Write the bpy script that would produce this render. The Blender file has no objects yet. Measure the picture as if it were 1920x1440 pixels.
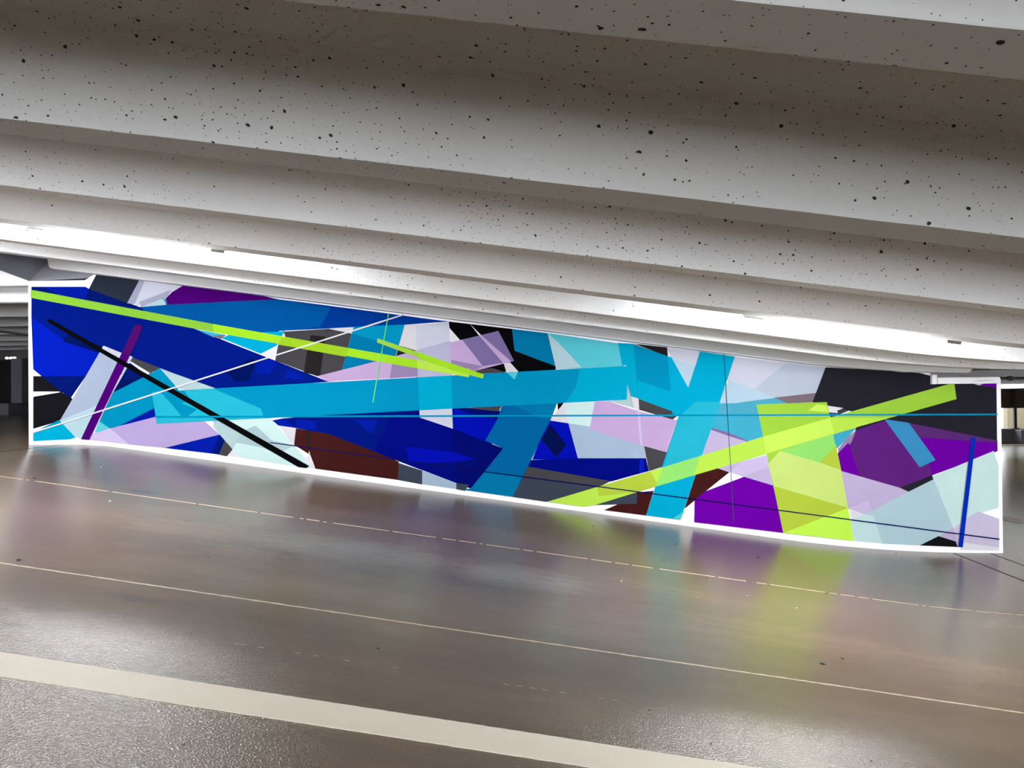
import bpy, bmesh, math, random
from math import sin, cos, pi, sqrt
from mathutils import Vector, Matrix
random.seed(7)
C = bpy.context.scene.collection
SC = bpy.context.scene

# ------------------------------------------------------------------ heights (metres)
EYE = 2.02
D = 9.2                                   # front face of the painted wall
SL = 0.1395                               # ramp gradient
def curve(x, c, x0, x1, low):             # straight ramp easing into the lower level between x0 and x1
    if x <= x0: return c - SL*x
    if x >= x1: return low
    return low + SL*(x1-x)**2/(2*(x1-x0))
def zf(x):                                # floor
    if x < -5.95: return 1.37
    if x < -5.6:
        t = (x+5.95)/.35
        return 1.37*(1-t)+(0.5655+SL*5.6)*t
    return curve(x, 0.5655, 2.854, 5.254, 0.0)
def zc(x):                                # underside of the ceiling ribs
    if x < -6.5: return 2.738+SL*6.5
    return curve(x, 2.738, 2.854, 5.254, 2.1725)
SOFF = 0.34                               # ribs hang this far under the soffit
XS = sorted(set([-26,-22,-18,-14,-11,-9,-7.5,-6.5,-6.2,-5.95,-5.86,-5.77,-5.68,-5.6,-5,-4,-3,-2,-1,0,1,2,2.854]
      + [round(2.854+i*.2,3) for i in range(1,13)] + [5.6,6,7,8,10,12,16,20,24]))

# ------------------------------------------------------------------ materials
def lin(c):
    return tuple(((v/255)/12.92 if v/255 <= .04045 else ((v/255+.055)/1.055)**2.4) for v in c)
class NT:
    def __init__(s, name):
        s.m = bpy.data.materials.new(name); s.m.use_nodes = True
        s.t = s.m.node_tree; s.b = s.t.nodes['Principled BSDF']
    def n(s, typ, **kw):
        nd = s.t.nodes.new(typ)
        for k, v in kw.items():
            if k.startswith('i_'):
                key = k[2:]
                nd.inputs[int(key) if key.isdigit() else key.replace('_', ' ')].default_value = v
            else: setattr(nd, k, v)
        return nd
    def l(s, a, b): s.t.links.new(a, b)
    def math(s, op, a, b=None, clamp=False):
        nd = s.n('ShaderNodeMath', operation=op); nd.use_clamp = clamp
        for i, v in enumerate((a, b)):
            if v is None: continue
            if isinstance(v, (int, float)): nd.inputs[i].default_value = v
            else: s.l(v, nd.inputs[i])
        return nd.outputs[0]
    def ramp(s, src, stops):
        nd = s.n('ShaderNodeValToRGB'); e = nd.color_ramp.elements
        while len(e) < len(stops): e.new(.5)
        for el, (p, c) in zip(e, stops):
            el.position = p; el.color = (*c, 1) if len(c) == 3 else c
        s.l(src, nd.inputs[0]); return nd.outputs[0]
    def mix(s, fac, a, b, blend='MIX'):
        nd = s.n('ShaderNodeMix', data_type='RGBA', blend_type=blend)
        for sock, v in ((nd.inputs[0], fac), (nd.inputs[6], a), (nd.inputs[7], b)):
            if isinstance(v, (int, float)): sock.default_value = v
            elif isinstance(v, tuple): sock.default_value = (*v, 1) if len(v) == 3 else v
            else: s.l(v, sock)
        return nd.outputs[2]
    def noise(s, vec, scale, detail=4, rough=.55, out=0):
        nd = s.n('ShaderNodeTexNoise'); nd.inputs['Scale'].default_value = scale
        nd.inputs['Detail'].default_value = detail; nd.inputs['Roughness'].default_value = rough
        if vec is not None: s.l(vec, nd.inputs['Vector'])
        return nd.outputs[out]
    def bump(s, h, strength, dist):
        nd = s.n('ShaderNodeBump'); nd.inputs['Strength'].default_value = strength
        nd.inputs['Distance'].default_value = dist; s.l(h, nd.inputs['Height'])
        s.l(nd.outputs[0], s.b.inputs['Normal']); return nd
    def coords(s): return s.n('ShaderNodeNewGeometry').outputs['Position']
    def scaled(s, vec, sc):
        nd = s.n('ShaderNodeMapping'); nd.inputs['Scale'].default_value = sc; s.l(vec, nd.inputs[0]); return nd.outputs[0]
    def set(s, **kw):
        for k, v in kw.items(): s.b.inputs[k.replace('_', ' ')].default_value = v

def plain(name, col, rough=.6, metal=0, spec=.4, raw=False):
    t = NT(name); c = col if raw else lin(col)
    v = t.coords(); f = t.noise(v, 9, 4)
    t.l(t.mix(f, tuple(x*.94 for x in c), tuple(min(1, x*1.05) for x in c)), t.b.inputs['Base Color'])
    t.set(Roughness=rough, Metallic=metal, Specular_IOR_Level=spec)
    return t.m

def pore_layer(t, v, scale, thr, rmin, rmax, mask):
    """dark air holes left in cast concrete: irregular round spots in some cells only, thicker in patches"""
    vo = t.n('ShaderNodeTexVoronoi', voronoi_dimensions='2D'); vo.inputs['Scale'].default_value = scale
    t.l(v, vo.inputs['Vector'])
    sep = t.n('ShaderNodeSeparateColor'); t.l(vo.outputs['Color'], sep.inputs[0])
    rad = t.math('MULTIPLY_ADD', t.math('POWER', sep.outputs[1], 3.0), rmax-rmin); rad.node.inputs[2].default_value = rmin
    hit = t.math('LESS_THAN', vo.outputs['Distance'], rad)
    pick = t.math('GREATER_THAN', sep.outputs[0], thr)
    pick2 = t.math('LESS_THAN', sep.outputs[2], mask)
    return t.math('MULTIPLY', t.math('MULTIPLY', hit, pick), pick2)

def concrete(name, base, pores=True, warm=.3, rough=.75):
    t = NT(name); v = t.coords(); c = lin(base)
    big = t.noise(t.scaled(v, (.5, 1.2, 1.2)), 1.3, 3, .6)
    fine = t.noise(v, 38, 2, .6)
    col = t.mix(big, tuple(x*.86 for x in c), tuple(min(1, x*1.1) for x in c))
    col = t.mix(t.math('MULTIPLY', fine, .22), col, tuple(x*.62 for x in c))
    if pores:
        # unroll the ribs: along the slab, and around its section
        sx = t.n('ShaderNodeSeparateXYZ'); t.l(v, sx.inputs[0])
        u = t.math('SUBTRACT', t.math('MULTIPLY_ADD', sx.outputs[0], SL), t.math('MULTIPLY', sx.outputs[1], .9))
        u.node.inputs[0].links[0].from_node.inputs[2].default_value = 0
        u = t.math('ADD', u, sx.outputs[2])
        cb = t.n('ShaderNodeCombineXYZ'); t.l(sx.outputs[0], cb.inputs[0]); t.l(u, cb.inputs[1])
        w = t.n('ShaderNodeVectorMath', operation='MULTIPLY_ADD')
        t.l(t.noise(v, 55, 2, .5, 1), w.inputs[0]); w.inputs[1].default_value = (.012, .012, 0); t.l(cb.outputs[0], w.inputs[2])
        m = t.noise(cb.outputs[0], .85, 3, .6)
        near = t.math('SUBTRACT', 1.0, t.math('MULTIPLY', t.math('ABSOLUTE', t.math('ADD', sx.outputs[0], .2)), .3), True)
        m = t.math('ADD', m, t.math('MULTIPLY', near, .10))
        mr = t.n('ShaderNodeMapRange'); t.l(m, mr.inputs[0]); mr.inputs[1].default_value = .41; mr.inputs[2].default_value = .68
        p1 = pore_layer(t, w.outputs[0], 13, .15, .026, .10, mr.outputs[0])
        p2 = pore_layer(t, w.outputs[0], 33, .12, .035, .12, mr.outputs[0])
        p = t.math('MAXIMUM', p1, p2)
        col = t.mix(t.math('MULTIPLY', p, .96), col, (.006, .006, .006))
        t.bump(t.math('SUBTRACT', t.math('MULTIPLY', fine, .25), p), .35, .004)
    else:
        t.bump(fine, .2, .003)
    t.l(col, t.b.inputs['Base Color']); t.set(Roughness=rough, Specular_IOR_Level=.08)
    return t.m

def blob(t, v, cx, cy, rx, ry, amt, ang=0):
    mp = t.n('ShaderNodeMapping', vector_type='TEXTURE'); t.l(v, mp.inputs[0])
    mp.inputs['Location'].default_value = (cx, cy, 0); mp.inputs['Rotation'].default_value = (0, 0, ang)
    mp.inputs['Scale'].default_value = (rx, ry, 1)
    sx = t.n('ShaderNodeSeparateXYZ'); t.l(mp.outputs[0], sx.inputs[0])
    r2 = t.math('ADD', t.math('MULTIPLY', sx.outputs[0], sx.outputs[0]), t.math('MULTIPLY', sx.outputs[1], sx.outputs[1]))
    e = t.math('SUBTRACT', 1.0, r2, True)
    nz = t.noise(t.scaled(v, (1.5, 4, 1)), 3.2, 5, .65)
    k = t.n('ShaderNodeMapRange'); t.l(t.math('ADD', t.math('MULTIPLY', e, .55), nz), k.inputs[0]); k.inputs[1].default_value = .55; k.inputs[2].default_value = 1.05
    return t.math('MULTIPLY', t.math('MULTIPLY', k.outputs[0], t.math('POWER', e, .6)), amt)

def floor_mat():
    t = NT('worn polished screed'); v = t.coords()
    n1 = t.noise(t.scaled(v, (.35, 1, 1)), 1.4, 6, .6)
    n2 = t.noise(t.scaled(v, (1, 2.6, 1)), 6, 5, .65)
    grain = t.noise(v, 260, 3, .6)
    col = t.ramp(n1, [(.3, lin(FLOOR_A)), (.5, lin(FLOOR_B)), (.7, lin(FLOOR_C))])
    col = t.mix(t.math('MULTIPLY', n2, .42), col, lin(FLOOR_D))
    col = t.mix(t.math('MULTIPLY', grain, .3), col, lin(FLOOR_E))
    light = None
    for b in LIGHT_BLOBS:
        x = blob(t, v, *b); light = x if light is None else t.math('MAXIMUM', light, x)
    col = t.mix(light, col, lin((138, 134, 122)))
    dark = None
    for b in DARK_BLOBS:
        x = blob(t, v, *b); dark = x if dark is None else t.math('MAXIMUM', dark, x)
    col = t.mix(dark, col, lin((44, 38, 34)))
    t.l(col, t.b.inputs['Base Color'])
    r = t.n('ShaderNodeMapRange'); t.l(n2, r.inputs[0]); r.inputs[1].default_value = .3; r.inputs[2].default_value = .7
    r.inputs[3].default_value = FLOOR_R[0]; r.inputs[4].default_value = FLOOR_R[1]
    grit = t.n('ShaderNodeTexVoronoi'); grit.inputs['Scale'].default_value = 130; t.l(t.scaled(v, (.8, 1, 1)), grit.inputs['Vector'])
    # the coat is coarser and sandier in front of the painted line
    sp = t.n('ShaderNodeSeparateXYZ'); t.l(v, sp.inputs[0])
    mr = t.n('ShaderNodeMapRange'); t.l(sp.outputs[1], mr.inputs[0])
    mr.inputs[1].default_value = 4.1; mr.inputs[2].default_value = 3.05; mr.inputs[3].default_value = .02; mr.inputs[4].default_value = 1
    h = t.math('MULTIPLY', t.math('ADD', t.math('MULTIPLY', grit.outputs['Distance'], .8), t.math('MULTIPLY', grain, .55)), mr.outputs[0])
    h = t.math('ADD', h, t.math('MULTIPLY', n2, .03))
    t.l(t.math('MULTIPLY', r.outputs[0], t.math('SUBTRACT', 1.0, t.math('MULTIPLY', mr.outputs[0], .15))), t.b.inputs['Roughness'])
    t.bump(h, .42, .006)
    t.set(Specular_IOR_Level=FLOOR_SPEC)
    return t.m

def emit(name, col, strength):
    t = NT(name); t.set(Base_Color=(.9, .9, .9, 1), Emission_Color=(*col, 1), Emission_Strength=strength, Roughness=.4)
    return t.m

RIB_COL = (197, 199, 199)  # rib colours graded dim to bright, standing in for uneven light
RIB_MID = (232, 234, 237)
RIB_LIT = (241, 243, 246)
STRIPE_COL = (222, 212, 196)
LAMP = 235.0
LAMPB = 80.0
LAMPF = 18.0
PAINT = 0.74
PARAPET = 0.25
LAMP_DZ = 0.02
WORLD = 7.6
EXPO = 0.0
FLOOR_A = (105, 89, 71)
FLOOR_B = (116, 98, 79)
FLOOR_C = (129, 110, 90)
FLOOR_D = (82, 69, 57)
FLOOR_E = (66, 54, 44)
FLOOR_R = (0.22, 0.255)
FLOOR_SPEC = 0.4
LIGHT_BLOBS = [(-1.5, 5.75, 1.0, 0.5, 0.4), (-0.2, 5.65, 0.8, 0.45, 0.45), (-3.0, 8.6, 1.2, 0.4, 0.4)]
DARK_BLOBS = [(-2.57, 3.68, 0.17, 0.06, 0.4, 0.15), (-2.62, 3.4, 0.2, 0.07, 0.35, 0.2), (-3.8, 6.78, 0.3, 0.1, 0.45), (-2.3, 4.0, 0.25, 0.08, 0.3)]
LEFT_Z = 3.45
LEFT_RIBS = [9.4, 11.18, 13.17, 15.04, 17.04, 19.08, 20.95, 22.9]
OFF_LAMPS = [(-8.9, 5.86), (-7.2, 6.95), (7.9, 5.86), (-3.3, -1.85), (2.28, -1.85), (-8.9, -1.85), (7.9, -1.85), (-3.3, -5.7), (2.28, -5.7)]  # second entry is added to brighten the wall's left end; others are assumed rows
LEAVES = [(-3.21, 4.35, 0.017), (-4.79, 6.7, 0.02), (-2.33, 4.98, 0.01), (-1.79, 3.63, 0.008), (-0.88, 3.79, 0.011), (0.5, 8.27, 0.012), (1.35, 7.9, 0.012), (1.08, 7.0, 0.012), (1.37, 6.49, 0.012), (2.41, 6.57, 0.012), (2.17, 7.79, 0.014), (4.12, 9.0, 0.014), (0.47, 3.53, 0.007), (1.41, 3.34, 0.01), (0.7, 3.27, 0.007), (1.66, 4.6, 0.018), (1.84, 4.76, 0.016), (-1.32, 2.62, 0.006)]
PAPERS = [(-3.77, 6.21, 0.014), (1.59, 6.04, 0.011), (0.58, 5.95, 0.008), (1.93, 5.88, 0.009), (-4.78, 7.72, 0.009)]
COL = {'royal':(0,27,178),'royal2':(0,25,158),'navy':(0,23,128),'navy2':(0,20,106),'navy3':(0,17,88),'navyM':(0,20,122),'navyR':(0,9,124),'navyD':(0,8,108),'electric':(0,12,172),'ink':(0,14,74),'slateblue':(40,48,62),'char':(70,68,72),'char2':(38,33,36),'black':(20,20,25),'pitch':(6,6,9),'viol':(38,37,46),'cyan':(0,168,205),'cyan2':(0,145,188),'cyan3':(0,120,168),'cyanL':(38,180,205),'cyanLL':(90,198,212),'teal':(0,140,180),'tblue':(0,84,158),'tblue2':(0,55,148),'dblue':(0,98,158),'dblue2':(0,118,165),'lime':(140,200,60),'lime2':(165,224,42),'lime3':(160,204,38),'limeR':(188,230,80),'limeB':(198,248,82),'limeP':(206,230,126),'limeO':(182,204,64),'limeG':(150,226,112),'limeT':(162,210,66),'limeX':(205,242,95),'purp':(74,0,112),'purp2':(110,0,165),'purp3':(95,35,125),'purp4':(90,44,116),'plum':(78,12,104),'lav':(182,162,210),'lavL':(205,190,226),'lavP':(196,166,211),'lavG':(186,182,212),'lavD':(126,110,161),'lavM':(155,132,174),'lavR':(208,198,226),'lavS':(196,180,216),'mint':(205,233,231),'mint2':(178,203,206),'mint3':(172,195,201),'mintB':(180,208,218),'mintL':(198,227,230),'pale':(206,208,224),'grey':(168,180,204),'grey2':(164,168,192),'greyB':(166,186,208),'ltblue':(184,208,226),'greyL':(188,196,214),'white':(230,229,235),'offw':(220,216,222),'mar':(66,25,24),'slate':(60,67,81),'mauve':(126,110,121),'blueB':(60,145,196),'pool':(78,168,195),'pool2':(66,172,200),'blineR':(0,45,178),'inkline':(10,14,82),'thin':(20,80,100),'gline':(110,226,110)}
MURAL = [
('painted_panel','painted blue panel',[('royal',0,[(-6.607,3.402),(-5.829,3.36),(-5.147,3.106),(-5.151,2.271),(-5.909,2.234),(-6.481,2.252),(-6.587,2.34),(-6.609,3.0)]),('navy3',2,[(-6.133,2.785),(-5.657,2.627),(-5.713,2.538),(-6.194,2.695)]),('navy2',4,[(-6.485,2.252),(-5.89,2.246),(-6.095,1.962)]),('navy2',2,[(-5.39,2.337),(-5.289,2.398),(-5.023,2.275),(-5.54,2.023)]),('navy3',3,[(-5.446,2.184),(-5.133,2.23),(-5.53,2.036)])]),
('painted_band','painted navy diagonal band',[('navy',1,[(-6.607,3.402),(-5.894,3.391),(-5.848,3.365),(-5.156,3.114),(-4.451,2.828),(-2.74,2.143),(-3.528,2.095),(-4.2,2.065),(-4.921,2.337),(-5.713,2.538),(-6.185,2.724),(-6.598,3.0)]),('royal2',2,[(-3.67,2.415),(-3.517,2.445),(-3.412,2.402),(-3.49,2.253),(-3.667,2.246)]),('royal2',2,[(-3.27,2.304),(-3.062,2.23),(-3.072,2.171),(-3.309,2.192)]),('navy3',3,[(-4.062,2.278),(-3.746,2.444),(-3.67,2.424),(-3.767,2.162),(-3.939,2.155)]),('navy2',2,[(-6.462,3.4),(-6.257,3.303),(-6.607,3.363),(-6.607,3.402)]),('royal2',3,[(-6.462,3.4),(-5.89,3.391),(-5.844,3.36),(-5.904,3.234),(-6.257,3.307)]),('navy2',4,[(-5.904,3.234),(-5.839,3.351),(-5.34,3.172),(-5.165,3.114),(-5.165,3.092)])]),
('painted_block','painted black block',[('black',2,[(-6.587,2.253),(-6.429,2.252),(-6.132,1.975),(-6.244,2.051),(-6.588,2.054)])]),
('painted_block','painted black block',[('black',3,[(-6.588,1.988),(-6.234,2.042),(-6.132,2.011),(-6.058,1.947),(-6.236,1.674),(-6.59,1.576)])]),
('painted_wedge','painted cyan corner wedge',[('cyan',4,[(-6.59,1.532),(-6.236,1.682),(-6.014,1.469),(-6.098,1.439),(-6.591,1.417)]),('teal',5,[(-6.488,1.579),(-6.236,1.691),(-6.204,1.638)])]),
('painted_strip','painted grey slanted strip',[('grey',6,[(-5.657,2.633),(-5.412,2.535),(-5.473,2.409),(-5.953,1.438),(-6.042,1.475),(-6.236,1.678)]),('mintB',7,[(-6.236,1.678),(-5.744,1.872),(-5.953,1.438),(-6.042,1.475)]),('pale',7,[(-5.657,2.633),(-5.417,2.535),(-5.445,2.477),(-5.685,2.588)])]),
('painted_strip','painted grey slanted strip',[('pale',3,[(-5.312,2.501),(-5.274,2.483),(-5.326,2.39),(-5.372,2.412)])]),
('painted_strip','painted grey slanted strip',[('pale',7,[(-5.381,2.358),(-5.35,2.345),(-5.543,2.018)])]),
('painted_wedge','painted charcoal wedge',[('char',4,[(-5.279,2.479),(-4.918,2.339),(-5.045,2.272),(-5.307,2.429)])]),
('painted_wedge','painted charcoal wedge',[('char',13,[(-4.082,1.41),(-3.977,1.302),(-4.056,1.21),(-4.163,1.232)])]),
('painted_wedge','painted charcoal wedge',[('char',25,[(-0.89,2.264),(-0.682,2.296),(-0.496,2.238),(-0.887,2.223)])]),
('painted_wedge','painted charcoal wedge',[('char',23,[(-0.992,1.799),(-0.56,1.83),(-0.602,1.754)])]),
('painted_wedge','painted charcoal wedge',[('char',38,[(1.129,1.903),(1.54,1.741),(1.615,1.691),(1.545,1.637),(1.138,1.76)])]),
('painted_wedge','painted charcoal wedge',[('char',36,[(1.193,1.312),(1.471,1.234),(1.41,1.056),(1.25,1.006)])]),
('painted_wedge','painted charcoal wedge',[('char2',40,[(1.086,2.576),(1.485,2.527),(1.494,2.412)])]),
('painted_wedge','painted charcoal wedge',[('char',5,[(3.412,1.796),(3.676,1.73),(3.45,1.642)])]),
('painted_wedge','painted charcoal wedge',[('viol',11,[(4.264,0.791),(4.652,0.941),(4.666,0.89),(4.374,0.74)])]),
('painted_shape','painted white sliver',[('white',5,[(-5.325,2.422),(-5.289,2.422),(-5.048,2.276),(-5.087,2.247)])]),
('painted_shape','painted pale mint quadrilateral',[('mint2',5,[(-4.927,2.337),(-4.2,2.074),(-4.584,2.054),(-4.703,2.079)])]),
('painted_strip','painted teal strip',[('teal',8,[(-5.54,2.029),(-5.041,2.27),(-4.921,2.339),(-4.684,2.07),(-4.567,1.809),(-4.988,1.827),(-5.449,1.606),(-5.782,1.518),(-5.661,1.782)]),('cyanLL',9,[(-5.717,1.665),(-5.582,1.58),(-5.782,1.518)])]),
('painted_wedge','painted royal blue wedge',[('royal2',9,[(-5.459,1.604),(-4.988,1.834),(-4.974,1.714)])]),
('painted_panel','painted lavender panel',[('lav',10,[(-5.477,1.597),(-4.98,1.719),(-4.961,1.669),(-4.349,1.665),(-4.149,1.49),(-4.862,1.321),(-5.331,1.368),(-5.588,1.571)]),('lavL',11,[(-5.851,1.429),(-5.801,1.509),(-5.579,1.578),(-5.327,1.368)])]),
('painted_panel','painted lavender panel',[('lavS',10,[(3.572,0.996),(4.264,0.791),(4.378,0.744),(3.853,0.469),(3.647,0.537)])]),
('painted_shape','painted royal blue foot',[('royal2',11,[(-4.866,1.321),(-4.149,1.488),(-4.068,1.41),(-4.16,1.235)]),('navy2',12,[(-4.149,1.476),(-4.073,1.41),(-4.16,1.232),(-4.254,1.25)])]),
('painted_panel','painted pale mint panel',[('mint',14,[(-4.229,1.678),(-3.493,1.695),(-3.191,1.344),(-2.934,1.057),(-3.165,1.077),(-3.878,1.192),(-3.982,1.301),(-4.229,1.588)]),('mint2',15,[(-4.229,1.674),(-4.114,1.674),(-3.837,1.525),(-3.982,1.301),(-4.229,1.581)]),('mint3',16,[(-3.837,1.535),(-3.684,1.599),(-3.457,1.392),(-3.392,1.242),(-3.6,1.318),(-3.943,1.386)]),('mint2',17,[(-3.466,1.411),(-3.191,1.344),(-3.392,1.242)])]),
('painted_shape','painted white floor triangle',[('white',17,[(-4.04,1.215),(-3.982,1.301),(-3.872,1.192)])]),
('painted_panel','painted slate panel',[('slateblue',5,[(-5.745,3.551),(-5.182,3.467),(-5.34,3.172),(-5.848,3.36)])]),
('painted_panel','painted pale grey panels',[('grey2',6,[(-5.182,3.467),(-5.108,3.462),(-5.23,3.153),(-5.344,3.172)]),('pale',7,[(-5.108,3.462),(-4.732,3.406),(-4.788,3.281),(-5.165,3.179),(-5.193,3.121),(-5.248,3.153)]),('grey2',8,[(-5.183,3.188),(-4.765,3.334),(-4.816,3.224),(-4.889,3.207),(-5.165,3.117)]),('mintB',9,[(-4.889,3.221),(-4.812,3.141),(-5.082,3.129),(-5.165,3.121)]),('pale',9,[(-4.732,3.409),(-4.595,3.389),(-4.766,3.295),(-4.788,3.29)]),('teal',11,[(-4.883,3.223),(-4.83,3.206),(-4.82,3.145)])]),
('painted_panel','painted purple panel',[('purp',10,[(-4.607,3.388),(-4.413,3.372),(-3.668,3.259),(-3.38,3.194),(-3.669,3.164),(-4.83,3.14),(-4.858,3.202),(-4.76,3.302)])]),
('painted_band','painted teal blue band',[('tblue',12,[(-5.165,3.121),(-4.83,3.144),(-3.38,3.194),(-2.169,3.022),(-1.22,2.881),(-2.17,2.834),(-3.362,2.792),(-3.534,2.73),(-3.974,2.756),(-4.45,2.83),(-5.123,3.076)]),('tblue2',13,[(-3.379,3.193),(-2.753,3.105),(-1.216,2.879),(-3.077,2.81),(-2.812,2.844),(-2.715,3.077)]),('tblue2',14,[(-2.849,2.845),(-2.696,3.076),(-2.131,3.003),(-1.216,2.883),(-1.776,2.849)]),('tblue',14,[(-3.295,2.972),(-2.904,3.107),(-3.057,2.913)])]),
('painted_shape','painted cyan notch',[('pool2',13,[(-4.451,2.828),(-4.069,2.752),(-4.215,2.721)]),('mauve',14,[(-4.233,2.745),(-4.051,2.751),(-4.124,2.699)]),('cyan',15,[(-4.117,2.707),(-3.992,2.766),(-3.381,2.784),(-3.298,2.793),(-3.402,2.608),(-3.616,2.506)])]),
('painted_wedge','painted white wedge',[('white',16,[(-3.621,2.502),(-3.388,2.612),(-3.422,2.421)])]),
('painted_wedge','painted white wedge',[('offw',18,[(-2.73,2.815),(-2.421,2.828),(-2.435,2.742)])]),
('painted_wedge','painted white wedge',[('offw',18,[(-3.393,1.597),(-3.158,1.573),(-3.201,1.35)])]),
('painted_wedge','painted white wedge',[('offw',30,[(0.124,1.756),(0.215,1.846),(0.267,1.594),(0.036,1.636)])]),
('painted_wedge','painted white wedge',[('offw',37,[(1.038,1.93),(1.133,1.901),(1.132,1.74),(1.068,1.781)])]),
('painted_wedge','painted white wedge',[('white',16,[(3.672,0.52),(3.853,0.469),(3.686,0.403)])]),
('painted_wedge','painted white wedge',[('white',15,[(4.972,0.134),(5.427,0.067),(5.427,0.031),(4.97,0.04)])]),
('painted_block','painted charcoal block',[('char',17,[(-3.315,2.783),(-2.736,2.812),(-2.425,2.742),(-2.57,2.287),(-2.892,2.214),(-3.426,2.418),(-3.388,2.612),(-3.287,2.691)]),('char2',18,[(-2.964,2.734),(-2.778,2.713),(-2.854,2.213),(-3.062,2.264),(-3.003,2.622)])]),
('painted_panel','painted cyan panel',[('cyan2',19,[(-2.421,2.83),(-1.772,2.853),(-1.892,2.457),(-2.174,2.385),(-2.574,2.287)]),('cyan3',20,[(-2.438,2.746),(-1.859,2.572),(-1.892,2.457),(-2.174,2.385),(-2.574,2.287)])]),
('painted_strip','painted pale vertical strip',[('offw',20,[(-1.772,2.849),(-1.634,2.855),(-1.625,2.521),(-1.849,2.586)]),('pale',22,[(-1.636,2.851),(-1.225,2.87),(-1.203,2.175),(-1.617,2.179)]),('white',23,[(-1.225,2.87),(-1.032,2.636),(-1.209,2.564)])]),
('painted_strip','painted pale vertical strip',[('pale',24,[(-1.597,1.799),(-1.184,1.808),(-1.177,1.542),(-1.591,1.685)])]),
('painted_strip','painted pale vertical strip',[('greyB',26,[(-1.566,1.024),(-1.14,0.862),(-1.14,0.791),(-1.568,0.852)])]),
('painted_wedge','painted black wedge',[('char2',21,[(-1.844,2.59),(-1.614,2.519),(-1.888,2.453)])]),
('painted_shape','painted black slab',[('pitch',24,[(-1.218,2.883),(-0.424,2.779),(-0.396,2.507),(0.113,2.312),(0.112,2.264),(-0.358,2.242),(-0.886,2.258),(-0.794,2.318),(-1.209,2.801)])]),
('painted_shape','painted lavender tilted rectangle',[('lavP',23,[(-2.892,2.214),(-2.174,2.385),(-1.62,2.526),(-1.613,2.194),(-2.628,2.152),(-2.741,2.143)]),('lavG',25,[(-1.633,2.529),(-1.195,2.641),(-1.179,2.207),(-1.635,2.185)]),('lavP',26,[(-1.204,2.618),(-0.597,2.757),(-0.403,2.381),(-0.897,2.26),(-1.193,2.23)]),('lavD',27,[(-1.051,2.653),(-0.597,2.757),(-0.403,2.381),(-0.794,2.318)]),('lavM',28,[(-1.192,2.404),(-0.794,2.318),(-0.897,2.26),(-1.193,2.302)]),('lavM',26,[(-1.92,2.442),(-1.612,2.327),(-1.613,2.201),(-1.969,2.179)])]),
('painted_shape','painted white needle',[('white',28,[(-0.951,2.849),(-0.811,2.705),(-0.846,2.711)]),('lavP',29,[(-0.846,2.711),(-0.811,2.705),(-0.438,2.373),(-0.533,2.35)]),('offw',30,[(-0.533,2.35),(-0.454,2.363),(-0.353,2.248),(-0.5,2.24)])]),
('painted_block','painted cobalt block',[('electric',0,[(-1.197,1.799),(-0.992,1.801),(-0.585,1.762),(-0.607,1.646),(-0.691,1.332),(-1.2,1.437)]),('navyD',1,[(-1.197,1.803),(-0.992,1.801),(-0.585,1.758),(-0.607,1.652),(-0.891,1.707)])]),
('painted_band','painted navy lower band',[('royal2',19,[(-3.469,1.663),(-3.313,1.69),(-3.157,1.674),(-3.158,1.564),(-3.393,1.597)]),('navyM',20,[(-3.313,1.687),(-3.009,1.714),(-1.594,1.789),(-1.595,1.687),(-1.177,1.542),(-1.57,1.026),(-2.746,1.481),(-3.161,1.564)]),('royal2',21,[(-3.161,1.671),(-2.896,1.646),(-2.912,1.535),(-3.161,1.564)]),('royal2',21,[(-2.424,1.665),(-2.123,1.654),(-2.199,1.478)]),('navyR',22,[(-1.942,1.72),(-1.592,1.771),(-1.593,1.671),(-1.178,1.544),(-0.549,1.292),(-0.96,0.795),(-1.571,1.03),(-2.182,1.267)]),('navyD',23,[(-1.178,1.544),(-0.549,1.292),(-0.96,0.795),(-1.15,0.869)])]),
('painted_shard','painted electric blue shard',[('electric',24,[(-1.767,1.318),(-1.153,1.248),(-0.887,1.16),(-1.161,1.128),(-1.732,1.108)])]),
('painted_panel','painted maroon panel',[('mar',23,[(-3.165,1.562),(-2.746,1.485),(-1.958,1.179),(-1.861,1.133),(-1.872,0.906),(-2.919,1.05),(-2.984,1.222),(-3.191,1.353)]),('char2',24,[(-3.033,1.511),(-2.98,1.501),(-3.008,1.212)])]),
('painted_shape','painted white spike',[('white',25,[(-2.997,1.281),(-2.971,1.138),(-2.919,1.05),(-2.975,1.061),(-3.069,1.162),(-3.012,1.212)])]),
('painted_wedge','painted slate wedge',[('slate',25,[(-1.861,1.118),(-1.563,1.02),(-1.568,0.848),(-1.876,0.906)])]),
('painted_wedge','painted slate wedge',[('slate',27,[(-1.14,0.865),(-0.982,0.843),(-1.029,0.765),(-1.14,0.788)])]),
('painted_band','painted deep teal diagonal band',[('dblue',28,[(-0.56,1.83),(0.125,1.853),(0.042,1.642),(-0.432,0.689),(-1.079,0.782),(-0.96,0.796),(-0.549,1.291),(-0.772,1.394),(-0.617,1.656)]),('dblue2',29,[(-0.422,1.837),(0.125,1.851),(0.052,1.662),(-0.079,1.663)]),('dblue2',29,[(-0.775,1.004),(-0.319,0.942),(-0.432,0.689),(-1.079,0.782),(-0.96,0.796)])]),
('painted_shape','painted black chip',[('pitch',0,[(0.131,1.849),(0.209,1.853),(0.134,1.758)])]),
('painted_shape','painted black chip',[('black',16,[(4.491,0.092),(4.716,0.205),(4.917,0.141),(4.945,0.074)])]),
('painted_shape','painted blue quadrilateral',[('electric',31,[(0.036,1.636),(0.288,1.597),(0.376,1.161),(-0.189,1.152),(-0.082,1.41)]),('ink',32,[(0.035,1.595),(0.235,1.337),(0.108,1.178),(-0.076,1.406)])]),
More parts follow.
